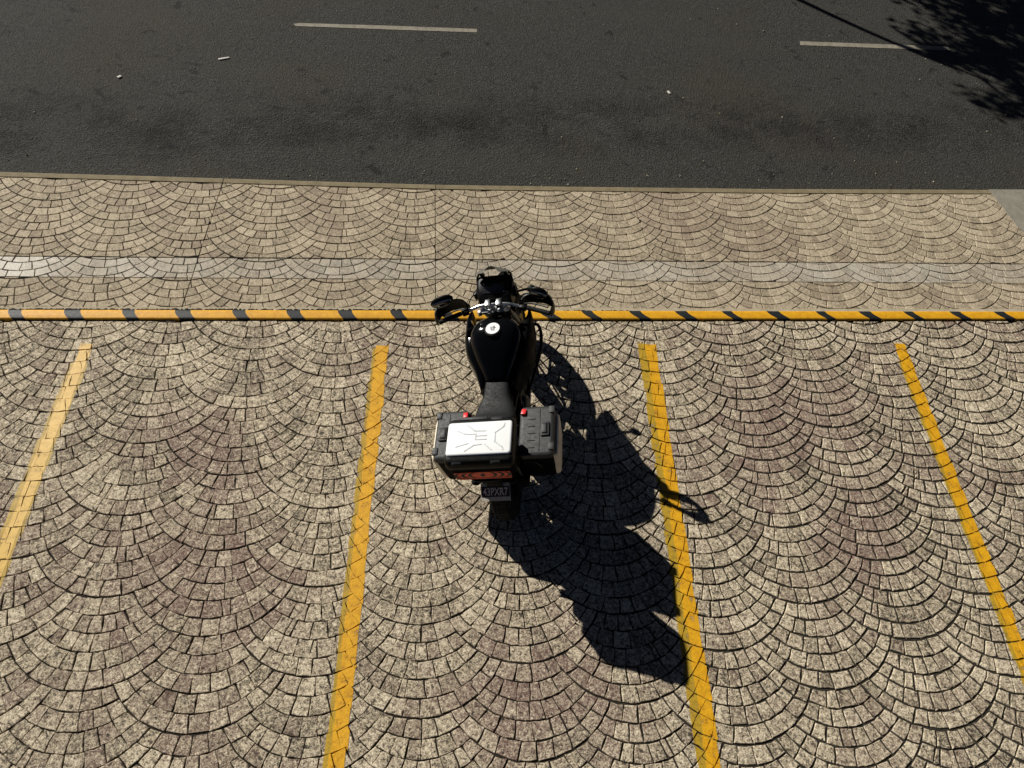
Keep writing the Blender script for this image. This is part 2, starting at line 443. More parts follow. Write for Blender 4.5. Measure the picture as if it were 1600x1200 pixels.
def stone_geo(s, ox=0, oy=0):
    p = s['p']; n = len(p); cx, cy = s['c']; gx, gy = s['g']; z = s['z']
    top = inset(p, .0032)
    def zz(x, y): return z + gx * (x - cx) + gy * (y - cy)
    v = [(x - ox, y - oy, BED - .004) for x, y in p] + [(x - ox, y - oy, zz(x, y) - .0028) for x, y in p] + [(x - ox, y - oy, zz(x, y)) for x, y in top]
    f = []
    for r in range(2):
        for i in range(n):
            j = (i + 1) % n; f.append((r * n + i, r * n + j, r * n + n + j, r * n + n + i))
    f.append(tuple(range(2 * n, 3 * n)))
    return v, f
def set_tone(me, tones):
    at = me.attributes.new('tone', 'FLOAT_COLOR', 'FACE')
    flat = []
    for t in tones: flat += [t[0], t[1], t[2], 1.0]
    at.data.foreach_set('color', flat)
def build_stones(zone, parent, mat, keep, name):
    lst = stones[zone]
    for s in lst:
        pr = [project(x, y) for x, y in s['p']]
        inside = all(2 < x < 1598 and 2 < y < 1198 for x, y in pr)
        s['px'] = abs(area(pr)) if inside else 0
    lst.sort(key=lambda s: -s['px'])
    for s in lst[:keep]:
        v, f = stone_geo(s, *s['c']); me = pydata(name, v, f); set_tone(me, [s['tone']] * len(f))
        o = link(name, me, mat, parent); o.location = (s['c'][0], s['c'][1], 0)
    V = []; Fc = []; T = []
    for s in lst[keep:]:
        v, f = stone_geo(s); b = len(V); V += v; Fc += [tuple(i + b for i in q) for q in f]; T += [s['tone']] * len(f)
    me = pydata(name + 's', V, Fc); set_tone(me, T)
    o = link(name + 's', me, mat, parent); o['kind'] = 'stuff'
build_stones('parking', parking, M['stone'], 300, 'paving_stone')
build_stones('foot', footway, M['stone_side'], 220, 'paving_stone')
build_stones('channel', footway, M['stone_grey'], 70, 'channel_stone')
# plain concrete ramp slab at the right end of the footway
v = [(x, y, z) for z in (BED - .004, .006) for x, y in PATCH]; n = len(PATCH)
f = [tuple(range(n, 2 * n))] + [(i, (i + 1) % n, n + (i + 1) % n, n + i) for i in range(n)]
o = link('concrete_patch', pydata('concrete_patch', v, f), M['patch']); o['kind'] = 'structure'

# ------------------------------------------------------------------ yellow bay lines, following each stone
def bay_line(x0, x1, ystart, mat, worn=None, label='', slant=0.0, seed=1):
    rg = random.Random(seed)
    def mesh_for(a, b, ys, dz):
        V = []; Fc = []
        for s in stones['parking']:
            if s['c'][0] < a - .2 or s['c'][0] > b + .2 or s['c'][1] > ys + .15: continue
            top = inset(s['p'], -.0012); j = lambda: rg.uniform(-.009, .009)
            sl = slant
            q = clip(top, 1, -sl, b + j() - sl * ys)
            if len(q) > 2: q = clip(q, -1, sl, -(a + j()) + sl * ys)
            if len(q) > 2: q = clip(q, 0, 1, ys + j() * 1.5)
            if len(q) < 3 or area(q) < .00006: continue
            cx, cy = s['c']; gx, gy = s['g']; n = len(q); bb = len(V)
            zt = [s['z'] + gx * (x - cx) + gy * (y - cy) for x, y in q]
            V += [(x, y, z - .007) for (x, y), z in zip(q, zt)] + [(x, y, z + dz) for (x, y), z in zip(q, zt)]
            Fc += [tuple(bb + n + i for i in range(n))] + [(bb + i, bb + (i + 1) % n, bb + n + (i + 1) % n, bb + n + i) for i in range(n)]
        return V, Fc
    # paint that has run into the joints
    rows = [ystart - .02 - .05 * i for i in range(100)]
    rj = [(x0 + .004 + rg.uniform(-.004, .004), x1 - .004 + rg.uniform(-.004, .004)) for _ in rows]
    jm = pydata('joint_paint', [(q[e], y, -.0065) for q, y in zip(rj, rows) for e in (0, 1)], [(2 * i, 2 * i + 2, 2 * i + 3, 2 * i + 1) for i in range(99)])
    root = link('parking_line', pydata('parking_line', *mesh_for(x0, x1, ystart, .0014)), mat)
    tag(root, label, 'parking line', 'yellow lines between the parking bays')
    link('joint_paint', jm, M['yellow_worn'], root)
    if worn:
        V, Fc = mesh_for(worn[0], worn[1], worn[2], .0007)
        o = link('old_paint', pydata('old_paint', V, Fc), M['yellow_worn'], root)
        o['label'] = 'faded older coat of yellow paint'
    return root
bay_line(-3.172, -3.078, 3.705, M['yellow_pale'], (-3.20, -3.06, 3.5), 'bleached yellow parking line nearest the left edge of the photo', seed=1)
bay_line(-.688, -.585, 3.835, M['yellow'], (-.72, -.66, 3.8), 'yellow parking line on the paving just left of the motorcycle', seed=2)
bay_line(1.772, 1.872, 3.98, M['yellow'], (1.708, 1.80, 3.985), 'yellow parking line crossed by the motorcycle\'s shadow', seed=3)
bay_line(4.262, 4.366, 4.125, M['yellow'], (4.235, 4.30, 3.9), 'bright yellow parking line farthest right on the dark-jointed paving', slant=.0, seed=4)

# ------------------------------------------------------------------ striped kerb bar
BANDS = [-4.68, -4.22, -3.755, -3.287, -2.822, -2.364, -1.883, -1.409, -.95, -.489, -.021, .456, .94, 1.34, 1.808, 2.265, 2.729, 3.2, 3.693, 4.159, 4.626, 5.135, 5.624, 6.1, 6.57, 7.0]
def bar_mesh():
    # profile across the bar: distance from near edge, height
    prof = [(0.0, -.014), (0.0, .013), (.004, .019), (.012, .0215), (.035, .023), (.065, .0225), (.090, .020), (.101, .014), (.106, .004), (.108, -.014)]
    cuts = [(-30.0, 0)]
    for i, b in enumerate(BANDS):
        hw = (.060 if b < -.3 else .056) + .008 * math.sin(i * 2.7)
        cuts += [(b - hw, 1), (b + hw, 0)]
    cuts.append((30.0, 0))
    V = []; Fc = []; mi = []
    k = len(prof)
    def skew(a, amp): # far edge of a band lies further left
        t = a / .108; return -amp * (t + .25 * math.sin(t * math.pi))
    rows = []
    for idx, (x, mt) in enumerate(cuts):
        rows.append((x, mt))
        if idx + 1 < len(cuts):
            nx = cuts[idx + 1][0]; nseg = max(1, int((nx - x) / .12)) if nx - x < 5 else 1
            for q in range(1, nseg): rows.append((x + (nx - x) * q / nseg, mt))
    for x, mt in rows:
        amp = .10 if x > -.3 else .06
        if abs(x) > 29: amp = 0
        for a, z in prof:
            xx = x + skew(a, amp); e = .0018 * noise.noise((xx * 6, a * 30, 1)) * (1 if a > .02 else .4)
            V.append((xx, bar_near(xx) + a * 1.0 + e, z + .0012 * noise.noise((xx * 9, a * 40, 7))))
    for r in range(len(rows) - 1):
        for j in range(k - 1):
            a = r * k + j; Fc.append((a, a + k, a + k + 1, a + 1)); mi.append(rows[r][1])
    me = pydata('kerb_bar', V, Fc)
    me.materials.append(M['bar_yellow']); me.materials.append(M['bar_black'])
    me.polygons.foreach_set('material_index', mi)
    return me
bar = link('striped_kerb_bar', bar_mesh(), None)
tag(bar, 'low yellow kerb strip with slanted black bands across the parking bays', 'kerb')
# ragged black paint edge along the far side of the bar
def ragged(x0, x1, dens, seed, mat, name, y0, amp, z):
    rg = random.Random(seed); x = x0; up = []; dn = []
    while x < x1:
        live = rg.random() < dens
        h = rg.uniform(.35, 1.0) * amp if live else .0015
        up.append((x, bar_near(x) + y0 + h, z)); dn.append((x, bar_near(x) + y0 - .006, z)); x += rg.uniform(.006, .022)
    n = len(up)
    return link(name, pydata(name, dn + up, [(i, i + 1, n + i + 1, n + i) for i in range(n - 1)]), mat, bar)
ragged(-5.5, -.1, .9, 3, M['black_edge'], 'ragged_paint_edge', .1060, .024, .0065)
ragged(.85, 1.7, .5, 4, M['black_edge'], 'ragged_paint_edge', .1060, .016, .0065)
xs = [-6 + .25 * i for i in range(57)]
ms = slab('mortar_strip', lambda x: bar_near(x) + .1075, lambda x: bar_near(x) + .142 + .012 * noise.noise((x * 3, 1, 1)), -.01, .0035, M['mortar'], footway, xs)

# ------------------------------------------------------------------ lane markings
def lane(pts, label):
    o = link('lane_marking', pydata('lane_marking', [(x, y, ROAD_Z + .004) for x, y in pts], [tuple(range(len(pts)))]), M['lane'])
    tag(o, label, 'road marking', 'dashes of the lane line')
lane([(-2.19, 8.944), (-1.0, 9.035), (.136, 9.131), (.14, 9.215), (-1.0, 9.125), (-2.16, 9.018), (-2.225, 8.985)], 'dusty white lane dash on the asphalt straight beyond the motorcycle')
lane([(4.678, 9.465), (5.9, 9.56), (6.98, 9.65), (6.985, 9.745), (5.9, 9.66), (4.70, 9.565)], 'dusty white lane dash running into the tree shadow')

# ------------------------------------------------------------------ mesh builders for the motorcycle
def finish(name, bm, mat, parent, ang=38):
    bmesh.ops.recalc_face_normals(bm, faces=bm.faces)
    me = D.meshes.new(name); bm.to_mesh(me); bm.free()
    for p in me.polygons: p.use_smooth = True
    me.set_sharp_from_angle(angle=R(ang))
    return link(name, me, mat, parent)
def add_box(bm, c, size, bev=.004, rot=(0, 0, 0), seg=2, taper=None):
    b = bmesh.new(); bmesh.ops.create_cube(b, size=1)
    for v_ in b.verts:
        v_.co = Vector((v_.co.x * size[0], v_.co.y * size[1], v_.co.z * size[2]))
        if taper and v_.co.z > 0: v_.co.x *= taper[0]; v_.co.y *= taper[1]
    if bev: bmesh.ops.bevel(b, geom=list(b.edges), offset=bev, segments=seg, profile=.5, affect='EDGES')
    mt = Matrix.Translation(c) @ Euler(rot).to_matrix().to_4x4()
    bmesh.ops.transform(b, matrix=mt, verts=b.verts)
    merge(bm, b)
def merge(bm, b):
    me = D.meshes.new('tmp'); b.to_mesh(me); b.free(); bm.from_mesh(me); D.meshes.remove(me)
def box(name, c, size, mat, parent, bev=.004, rot=(0, 0, 0), taper=None):
    bm = bmesh.new(); add_box(bm, c, size, bev, rot, 2, taper); return finish(name, bm, mat, parent)
def spline(pts, per=6):
    P = [Vector(p) for p in pts]
    if len(P) < 3: return P
    out = []
    for i in range(len(P) - 1):
        p0 = P[max(0, i - 1)]; p1 = P[i]; p2 = P[i + 1]; p3 = P[min(len(P) - 1, i + 2)]
        for k in range(per):
            t = k / per
            out.append(.5 * ((2 * p1) + (p2 - p0) * t + (2 * p0 - 5 * p1 + 4 * p2 - p3) * t * t + (3 * p1 - p0 - 3 * p2 + p3) * t ** 3))
    out.append(P[-1]); return out
def add_tube(bm, pts, r, n=10, per=6, smooth=True):
    P = spline(pts, per) if smooth else [Vector(p) for p in pts]
    rs = r if hasattr(r, '__len__') else None
    rings = []; up = Vector((0.13, .21, 1)).normalized()
    for i, p in enumerate(P):
        t = (P[min(i + 1, len(P) - 1)] - P[max(0, i - 1)]).normalized()
        a = t.cross(up)
        if a.length < .05: a = t.cross(Vector((1, 0, 0)))
        a.normalize(); b = t.cross(a)
        rr = r if rs is None else rs[0] + (rs[1] - rs[0]) * i / (len(P) - 1)
        rings.append([bm.verts.new(p + (a * math.cos(2 * math.pi * k / n) + b * math.sin(2 * math.pi * k / n)) * rr) for k in range(n)])
    for A, B in zip(rings, rings[1:]):
        for k in range(n): bm.faces.new((A[k], A[(k + 1) % n], B[(k + 1) % n], B[k]))
    bm.faces.new(rings[0]); bm.faces.new(list(reversed(rings[-1])))
def tube(name, pts, r, mat, parent, n=10, per=6, smooth=True):
    bm = bmesh.new(); add_tube(bm, pts, r, n, per, smooth); return finish(name, bm, mat, parent)
def add_loft(bm, rings, caps=True):
    V = [[bm.verts.new(p) for p in r] for r in rings]; n = len(V[0])
    for A, B in zip(V, V[1:]):
        for k in range(n): bm.faces.new((A[k], A[(k + 1) % n], B[(k + 1) % n], B[k]))
    if caps: bm.faces.new(V[0]); bm.faces.new(list(reversed(V[-1])))
def loft(name, rings, mat, parent, ang=40):
    bm = bmesh.new(); add_loft(bm, rings); return finish(name, bm, mat, parent, ang)
def sring(y, cx, z0, z1, hw, p=2.6, n=20):
    out = []
    for k in range(n):
        a = 2 * math.pi * (k + .5) / n; c, s_ = math.cos(a), math.sin(a)
        out.append((cx + hw * math.copysign(abs(c) ** (2 / p), c), y, (z0 + z1) / 2 + (z1 - z0) / 2 * math.copysign(abs(s_) ** (2 / p), s_)))
    return out
def lerp_rings(rows, per=4):
    """Catmull-Rom through rows of numbers"""
    out = []
    for i in range(len(rows) - 1):
        p0, p1, p2, p3 = rows[max(0, i - 1)], rows[i], rows[i + 1], rows[min(len(rows) - 1, i + 2)]
        for k in range(per):
            t = k / per
            out.append([.5 * (2 * b + (c - a) * t + (2 * a - 5 * b + 4 * c - d) * t * t + (3 * b - a - 3 * c + d) * t ** 3) for a, b, c, d in zip(p0, p1, p2, p3)])
    out.append(rows[-1]); return out
def add_lathe(bm, prof, c, n=40, axis='x', closed=False):
    """profile of (radius, offset along the axis)"""
    rings = []
    for k in range(n):
        a = 2 * math.pi * k / n; ca, sa = math.cos(a), math.sin(a); ring = []
        for r, h in prof:
            if axis == 'x': q = (c[0] + h, c[1] + r * ca, c[2] + r * sa)
            elif axis == 'y': q = (c[0] + r * ca, c[1] + h, c[2] + r * sa)
            else: q = (c[0] + r * ca, c[1] + r * sa, c[2] + h)
            ring.append(bm.verts.new(q))
        rings.append(ring)
    m_ = len(prof)
    for k in range(n):
        A, B = rings[k], rings[(k + 1) % n]
        for j in range(m_ if closed else m_ - 1): bm.faces.new((A[j], A[(j + 1) % m_], B[(j + 1) % m_], B[j]))
    if not closed:
        bm.faces.new([r[0] for r in rings]); bm.faces.new([r[-1] for r in reversed(rings)])
def lathe(name, prof, c, mat, parent, n=40, axis='x', closed=False):
    bm = bmesh.new(); add_lathe(bm, prof, c, n, axis, closed); return finish(name, bm, mat, parent)
def rrect(cx, cy, hx, hy, r, z, n=4):
    out = []
    for sx, sy, a0 in ((1, 1, 0), (-1, 1, 90), (-1, -1, 180), (1, -1, 270)):
        for k in range(n + 1):
            a = R(a0 + 90 * k / n); out.append((cx + sx * (hx - r) + r * math.cos(a), cy + sy * (hy - r) + r * math.sin(a), z))
    return out
def ellipsoid(name, c, rad, mat, parent, rot=(0, 0, 0), seg=20):
    bm = bmesh.new(); bmesh.ops.create_uvsphere(bm, u_segments=seg, v_segments=12, radius=1)
    bmesh.ops.transform(bm, matrix=Matrix.Translation(c) @ Euler(rot).to_matrix().to_4x4() @ Matrix.Diagonal((*rad, 1)), verts=bm.verts)
    return finish(name, bm, mat, parent, 80)

M['paint'] = simple('gloss_black_paint', (.0028, .0032, .0038), .12, spec=.2, vary=.1)
M['plastic'] = simple('black_plastic', (.0048, .005, .0052), .36, spec=.12, vary=.25, nscale=90, bump=.12)
M['matte'] = simple('matte_black_plastic', (.0045, .0047, .005), .6, spec=.03, vary=.25)
M['case'] = simple('grained_black_case', (.024, .026, .027), .5, spec=.35, vary=.25, nscale=120, bump=.25)
M['seat'] = simple('dark_grey_vinyl', (.010, .0112, .0116), .6, spec=.22, vary=.08, nscale=140, bump=.08)
M['rubber'] = simple('tyre_rubber', (.009, .009, .0085), .8, vary=.3, spec=.25, bump=.2)
M['metal'] = simple('bright_aluminium', (.74, .75, .75), .28, metal=1.0, vary=.1)
M['greymetal'] = simple('grey_cast_metal', (.060, .062, .060), .45, metal=.8, vary=.3)
M['darkmetal'] = simple('dark_metal', (.010, .010, .010), .45, metal=.3, spec=.3, vary=.2)
M['white'] = simple('silver_white_panel', (.80, .82, .82), .38, vary=.03, nscale=12)
M['ridge'] = simple('panel_ridge_shade', (.52, .54, .55), .5, vary=.05)
M['side_silver'] = simple('dusty_silver_panel', (.86, .77, .60), .45, metal=.0, vary=.12, nscale=14)
M['red'] = simple('red_plastic', (.72, .022, .028), .4, vary=.1)
M['reflex'] = simple('red_reflective_tape', (.90, .085, .022), .45, vary=.1)
M['black'] = simple('black_print', (.006, .006, .006), .6)
M['decal'] = simple('white_decal', (.82, .82, .80), .4, vary=.03)
M['plate'] = simple('plate_pale', (.60, .57, .48), .5, vary=.2)
M['plate_dark'] = simple('plate_dark_band', (.050, .024, .020), .5)
M['plate_text'] = simple('plate_lettering', (.88, .74, .68), .5, vary=.05)
M['lens'] = simple('dark_lens', (.02, .022, .024), .08, coat=1.0)
M['mirror'] = simple('mirror_glass', (.16, .165, .17), .04, metal=1.0, vary=.01)
a = NT('smoked_screen'); a.set(Base_Color=(.135, .127, .108), Roughness=.4, Specular_IOR_Level=.5)
tr = a.n('ShaderNodeBsdfTransparent'); tr.inputs[0].default_value = (.42, .39, .33, 1); mx = a.n('ShaderNodeMixShader'); mx.inputs[0].default_value = .86
a.l(tr.outputs[0], mx.inputs[1]); a.l(a.b.outputs[0], mx.inputs[2]); a.l(mx.outputs[0], a.out.inputs[0]); M['screen'] = a.m

# ------------------------------------------------------------------ the motorcycle  (local x right, y forward, z up)
LEAN = .2873
bike = empty('motorcycle', (.5179, 2.40, .002)); bike.rotation_euler = (0, -LEAN, -.0680)
tag(bike, 'black adventure motorcycle with three luggage cases leaning on its side stand', 'motorcycle')
def wheel(name, y, RR, tw, rim, disc, ns):
    bm = bmesh.new()
    add_lathe(bm, [(rim - .022, -tw * .36), (rim + .004, -tw * .38), (rim + .006, -tw * .30), (rim - .012, -tw * .2), (rim - .02, 0), (rim - .012, tw * .2), (rim + .006, tw * .30), (rim + .004, tw * .38), (rim - .022, tw * .36), (rim - .03, 0)], (0, y, RR), 56, 'x', True)
    w_ = finish(name, bm, M['darkmetal'], bike)
    prof = []
    for k in range(15):
        a_ = R(-118 + 236 * k / 14); prof.append((rim + (RR - rim) * .5 + (RR - rim) * .5 * math.cos(a_) * 1.0, tw / 2 * math.sin(a_)))
    prof += [(rim - .004, tw * .3), (rim - .004, -tw * .3)]
    lathe('tyre', prof, (0, y, RR), M['rubber'], w_, 64, 'x', True)
    lathe('hub', [(.018, -.075), (.035, -.07), (.042, -.02), (.042, .02), (.035, .07), (.018, .075)], (0, y, RR), M['darkmetal'], w_, 24)
    for k in range(ns):
        a_ = 2 * math.pi * k / ns
        for dd in (-.10, .10):
            p0 = Vector((.03 * (1 if dd > 0 else -1), y + .035 * math.cos(a_ + dd * 2), RR + .035 * math.sin(a_ + dd * 2)))
            p1 = Vector((0.008 * (1 if dd > 0 else -1), y + (rim - .018) * math.cos(a_ + dd), RR + (rim - .018) * math.sin(a_ + dd)))
            tube('spoke', [p0, p1], .009, M['darkmetal'], w_, 6, 1, False)
    lathe('brake_disc', [(.06, disc), (.13, disc), (.13, disc + .005), (.06, disc + .005)], (0, y, RR), M['greymetal'], w_, 40, 'x', True)
    # tread blocks
    bm = bmesh.new(); nb = 46
    for k in range(nb):
        a_ = 2 * math.pi * k / nb
        for q, off in ((-1, 0), (0, .5), (1, 0)):
            aa = a_ + off * 2 * math.pi / nb; lat = q * R(50)
            rc = rim + (RR - rim) * .5 + (RR - rim) * .5 * math.cos(lat) - .001
            b = bmesh.new(); bmesh.ops.create_cube(b, size=1)
            mt = Matrix.Translation((0, y, RR)) @ Matrix.Rotation(aa, 4, 'X') @ Matrix.Translation((tw / 2 * math.sin(lat), 0, rc)) @ Matrix.Rotation(lat, 4, 'Y') @ Matrix.Diagonal((tw * .26, 2 * math.pi * RR / nb * .62, .008, 1))
            bmesh.ops.transform(b, matrix=mt, verts=b.verts); merge(bm, b)
    o_ = finish('tread', bm, M['rubber'], w_); o_['kind'] = 'stuff'
    return w_
wheel('front_wheel', 1.44, .328, .105, .245, .055, 5)
wheel('rear_wheel', 0.0, .318, .145, .222, -.065, 5)
for s in (-1, 1):
    tube('fork_leg', [(s * .092, 1.44, .30), (s * .092, 1.28, .62)], .027, M['darkmetal'], bike, 14, 1, False)
    tube('fork_tube', [(s * .092, 1.27, .62), (s * .092, 1.075, 1.03)], .021, M['greymetal'], bike, 14, 1, False)
# front mudguard
rings = []
for k in range(11):
    a_ = R(35 + 100 * k / 10); rr = .352; cy, cz = 1.44 + rr * math.cos(a_), .328 + rr * math.sin(a_)
    d = Vector((0, math.cos(a_), math.sin(a_))); w2 = .062 - .015 * abs(k - 5) / 5
    ring = []
    for x_, dr in ((-w2, -.03), (-w2 * .8, .0), (0, .016), (w2 * .8, 0), (w2, -.03), (w2 * .8, -.006), (0, .010), (-w2 * .8, -.006)):
        ring.append((x_, cy + d.y * dr, cz + d.z * dr))
    rings.append(ring)
loft('front_mudguard', rings, M['plastic'], bike)
# nose and headlamp
rows = [(1.16, .84, 1.045, .13), (1.24, .80, 1.065, .15), (1.33, .78, 1.05, .148), (1.42, .79, .985, .12), (1.50, .815, .92, .075), (1.58, .835, .885, .045), (1.63, .845, .868, .018)]
loft('nose_fairing', [sring(r[0], 0, r[1], r[2], r[3], 2.6) for r in lerp_rings(rows, 3)], M['matte'], bike)
ellipsoid('headlamp', (0, 1.43, .83), (.085, .06, .055), M['lens'], bike, (R(-15), 0, 0))
d_ = loft('instrument_panel', [sring(r[0], 0, r[1], r[2], r[3], 7.0, 28) for r in [(1.125, 1.0, 1.075, .105), (1.14, .97, 1.095, .128), (1.20, .95, 1.118, .142), (1.27, .95, 1.135, .145), (1.315, .96, 1.14, .138), (1.335, .99, 1.12, .125)]], M['plastic'], bike, 35)
box('display', (0, 1.205, 1.121), (.17, .085, .006), M['lens'], d_, .002, (R(17), 0, 0))
for s in (-1, 1): box('fairing_mount', (s * .148, 1.22, 1.05), (.03, .07, .06), M['plastic'], d_, .008, (0, 0, s * R(15)))
# windscreen on its two brackets
bm = bmesh.new(); N1, N2 = 12, 6; g1 = []; 
for layer in (0, .004):
    G_ = []
    for j in range(N2 + 1):
        t = j / N2; row = []
        for i in range(N1 + 1):
            q = -1 + 2 * i / N1
            hw = .150 - .018 * t - .072 * t ** 3
            row.append(bm.verts.new((q * hw, 1.352 - .060 * t - .055 * q * q + layer, 1.175 + .095 * t - .012 * q * q * t + .012 * (1 - t) * q * q)))
        G_.append(row)
    g1.append(G_)
for L_ in g1:
    for j in range(N2):
        for i in range(N1): bm.faces.new((L_[j][i], L_[j][i + 1], L_[j + 1][i + 1], L_[j + 1][i]))
b0 = [(j, 0) for j in range(N2 + 1)] + [(N2, i) for i in range(1, N1 + 1)] + [(j, N1) for j in range(N2 - 1, -1, -1)] + [(0, i) for i in range(N1 - 1, 0, -1)]
for k in range(len(b0)):
    p, q = b0[k], b0[(k + 1) % len(b0)]
    bm.faces.new((g1[0][p[0]][p[1]], g1[0][q[0]][q[1]], g1[1][q[0]][q[1]], g1[1][p[0]][p[1]]))
scr = finish('windscreen', bm, M['screen'], bike)
for s in (-1, 1):
    box('bracket', (s * .092, 1.315, 1.165), (.026, .035, .085), M['plastic'], scr, .006, (R(20), 0, s * R(12)))
    tube('screen_stay', [(s * .115, 1.325, 1.165), (s * .135, 1.30, 1.13), (s * .14, 1.25, 1.06)], .008, M['plastic'], scr)
# tank, side panels
rows = [(.555, .70, .835, .085), (.62, .68, .895, .115), (.72, .66, .975, .165), (.82, .66, 1.03, .198), (.90, .67, 1.046, .200), (.98, .70, 1.025, .168), (1.05, .75, .965, .105), (1.09, .78, .90, .070)]
tank = loft('fuel_tank', [sring(r[0], 0, r[1], r[2], r[3], 3.4, 28) for r in lerp_rings(rows, 4)], M['paint'], bike, 60)
lathe('filler_cap', [(.001, .012), (.058, .011), (.066, .006), (.068, -.02)], (0, .868, 1.036), M['plastic'], tank, 36, 'z')
dec = lathe('round_decal', [(.001, .0), (.052, .0), (.0535, -.0015), (.0535, -.004)], (0, .868, 1.0515), M['decal'], tank, 40, 'z')
bm = bmesh.new()
for c, sz in (((-.006, .878, 1.0528), (.026, .006, .001)), ((-.008, .862, 1.0528), (.016, .008, .001)), ((.010, .868, 1.0528), (.007, .046, .001)), ((.018, .872, 1.0528), (.012, .005, .001)), ((-.004, .850, 1.0528), (.010, .006, .001))):
    add_box(bm, c, sz, 0)
finish('decal_mark', bm, M['black'], tank)
for s in (-1, 1):
    rows = [(.52, .115, .60, .78, .022), (.64, .135, .58, .85, .042), (.76, .175, .58, .915, .064), (.88, .192, .58, .94, .070), (.99, .212, .60, .935, .052), (1.08, .238, .64, .92, .022), (1.15, .236, .70, .905, .013), (1.20, .228, .78, .89, .005)]
    loft('side_panel', [sring(r[0], s * r[1], r[2], r[3], r[4], 3.6, 20) for r in lerp_rings(rows, 3)], M['matte'] if s > 0 else M['paint'], bike, 60)
# seat
rows = [(.61, .755, .800, .070), (.575, .74, .812, .090), (.50, .735, .815, .095), (.43, .73, .808, .104), (.36, .725, .803, .132), (.27, .725, .815, .150), (.21, .73, .850, .148), (.10, .74, .862, .140), (0, .76, .866, .118), (-.08, .78, .866, .09), (-.12, .79, .86, .06)]
loft('seat', [sring(r[0], 0, r[1], r[2], r[3], 3.4, 24) for r in lerp_rings(rows, 3)], M['seat'], bike, 60)
rows = [(.56, .60, .745, .10), (.35, .60, .735, .12), (.10, .66, .765, .105), (-.10, .71, .80, .08), (-.20, .74, .80, .05)]
loft('tail_panel', [sring(r[0], 0, r[1], r[2], r[3], 3, 18) for r in lerp_rings(rows, 3)], M['plastic'], bike, 60)
# engine and frame
bm = bmesh.new(); add_box(bm, (0, .66, .37), (.25, .44, .24), .03); add_box(bm, (0, .84, .54), (.19, .20, .26), .02, (R(-18), 0, 0)); add_box(bm, (0, .62, .58), (.18, .30, .22), .02)
eng = finish('engine', bm, M['darkmetal'], bike)
for s in (-1, 1): lathe('crankcase_cover', [(.001, s * .175), (.06, s * .172), (.085, s * .155), (.095, s * .12)], (0, .60, .38), M['greymetal'], eng, 30)
for k in range(7): box('cooling_fin', (0, .865 - .018 * k * .3, .48 + .024 * k), (.215, .215, .006), M['darkmetal'], eng, .002, (R(-18), 0, 0))
box('radiator', (0, 1.03, .58), (.30, .035, .26), M['plastic'], bike, .008, (R(-14), 0, 0))
box('skid_plate', (0, .80, .235), (.24, .46, .02), M['greymetal'], bike, .008, (R(12), 0, 0))
bm = bmesh.new()
for s in (-1, 1):
    add_tube(bm, [(s * .04, 1.09, .93), (s * .12, .90, .80), (s * .13, .62, .68), (s * .11, .35, .68), (s * .10, -.05, .76)], .016)
    add_tube(bm, [(s * .05, 1.10, .80), (s * .12, 1.0, .55), (s * .11, .9, .32)], .015)
    add_tube(bm, [(s * .13, .60, .66), (s * .12, .47, .42), (s * .10, .5, .28)], .018)
    add_tube(bm, [(s * .12, .33, .64), (s * .11, .02, .78)], .012)
finish('frame', bm, M['darkmetal'], bike)
bm = bmesh.new()
for s in (-1, 1): add_tube(bm, [(s * .085, .48, .40), (s * .10, .25, .37), (s * .095, 0, .318)], .024)
add_box(bm, (0, .36, .385), (.2, .06, .05), .01); finish('swingarm', bm, M['darkmetal'], bike)
tube('shock_absorber', [(0, .38, .42), (0, .44, .66)], .034, M['greymetal'], bike, 12, 1, False)
ex = tube('exhaust_pipe', [(.09, .95, .45), (.13, .93, .30), (.13, .70, .24), (.15, .42, .30), (.17, .30, .38)], .021, M['greymetal'], bike)
tube('muffler', [(.165, .33, .37), (.175, .24, .42), (.185, -.16, .54)], .047, M['matte'], ex, 18)
for s in (-1, 1):
    tube('footpeg', [(s * .11, .47, .33), (s * .235, .46, .345)], .014, M['greymetal'], bike, 8, 1, False)
    tube('passenger_peg', [(s * .12, .27, .46), (s * .20, .25, .47)], .012, M['darkmetal'], bike, 8, 1, False)
    tube('heel_guard', [(s * .135, .55, .52), (s * .15, .45, .50), (s * .15, .36, .44), (s * .135, .44, .36)], .012, M['greymetal'], bike)
tube('brake_pedal', [(.15, .47, .31), (.17, .62, .28), (.20, .66, .29)], .009, M['greymetal'], bike)
ft = tube('side_stand', [(-.11, .56, .27), (-.20, .54, .185), (-.30, .52, .1)], .014, M['darkmetal'], bike, 10, 1, False)
box('stand_foot', (-.305, .52, .094), (.07, .05, .008), M['darkmetal'], ft, .002, (0, -LEAN * -1, 0))
# crash bars
for s in (-1, 1):
    tube('crash_bar', [(s * .10, .98, .78), (s * .20, 1.09, .77), (s * .275, 1.12, .745), (s * .30, 1.07, .70), (s * .292, .98, .635), (s * .25, .90, .53), (s * .17, .80, .38), (s * .10, .74, .28)], .013, M['plastic'], bike, 10)
    tube('crash_bar_brace', [(s * .13, .70, .62), (s * .23, .84, .60), (s * .285, .96, .62)], .010, M['plastic'], bike, 8)
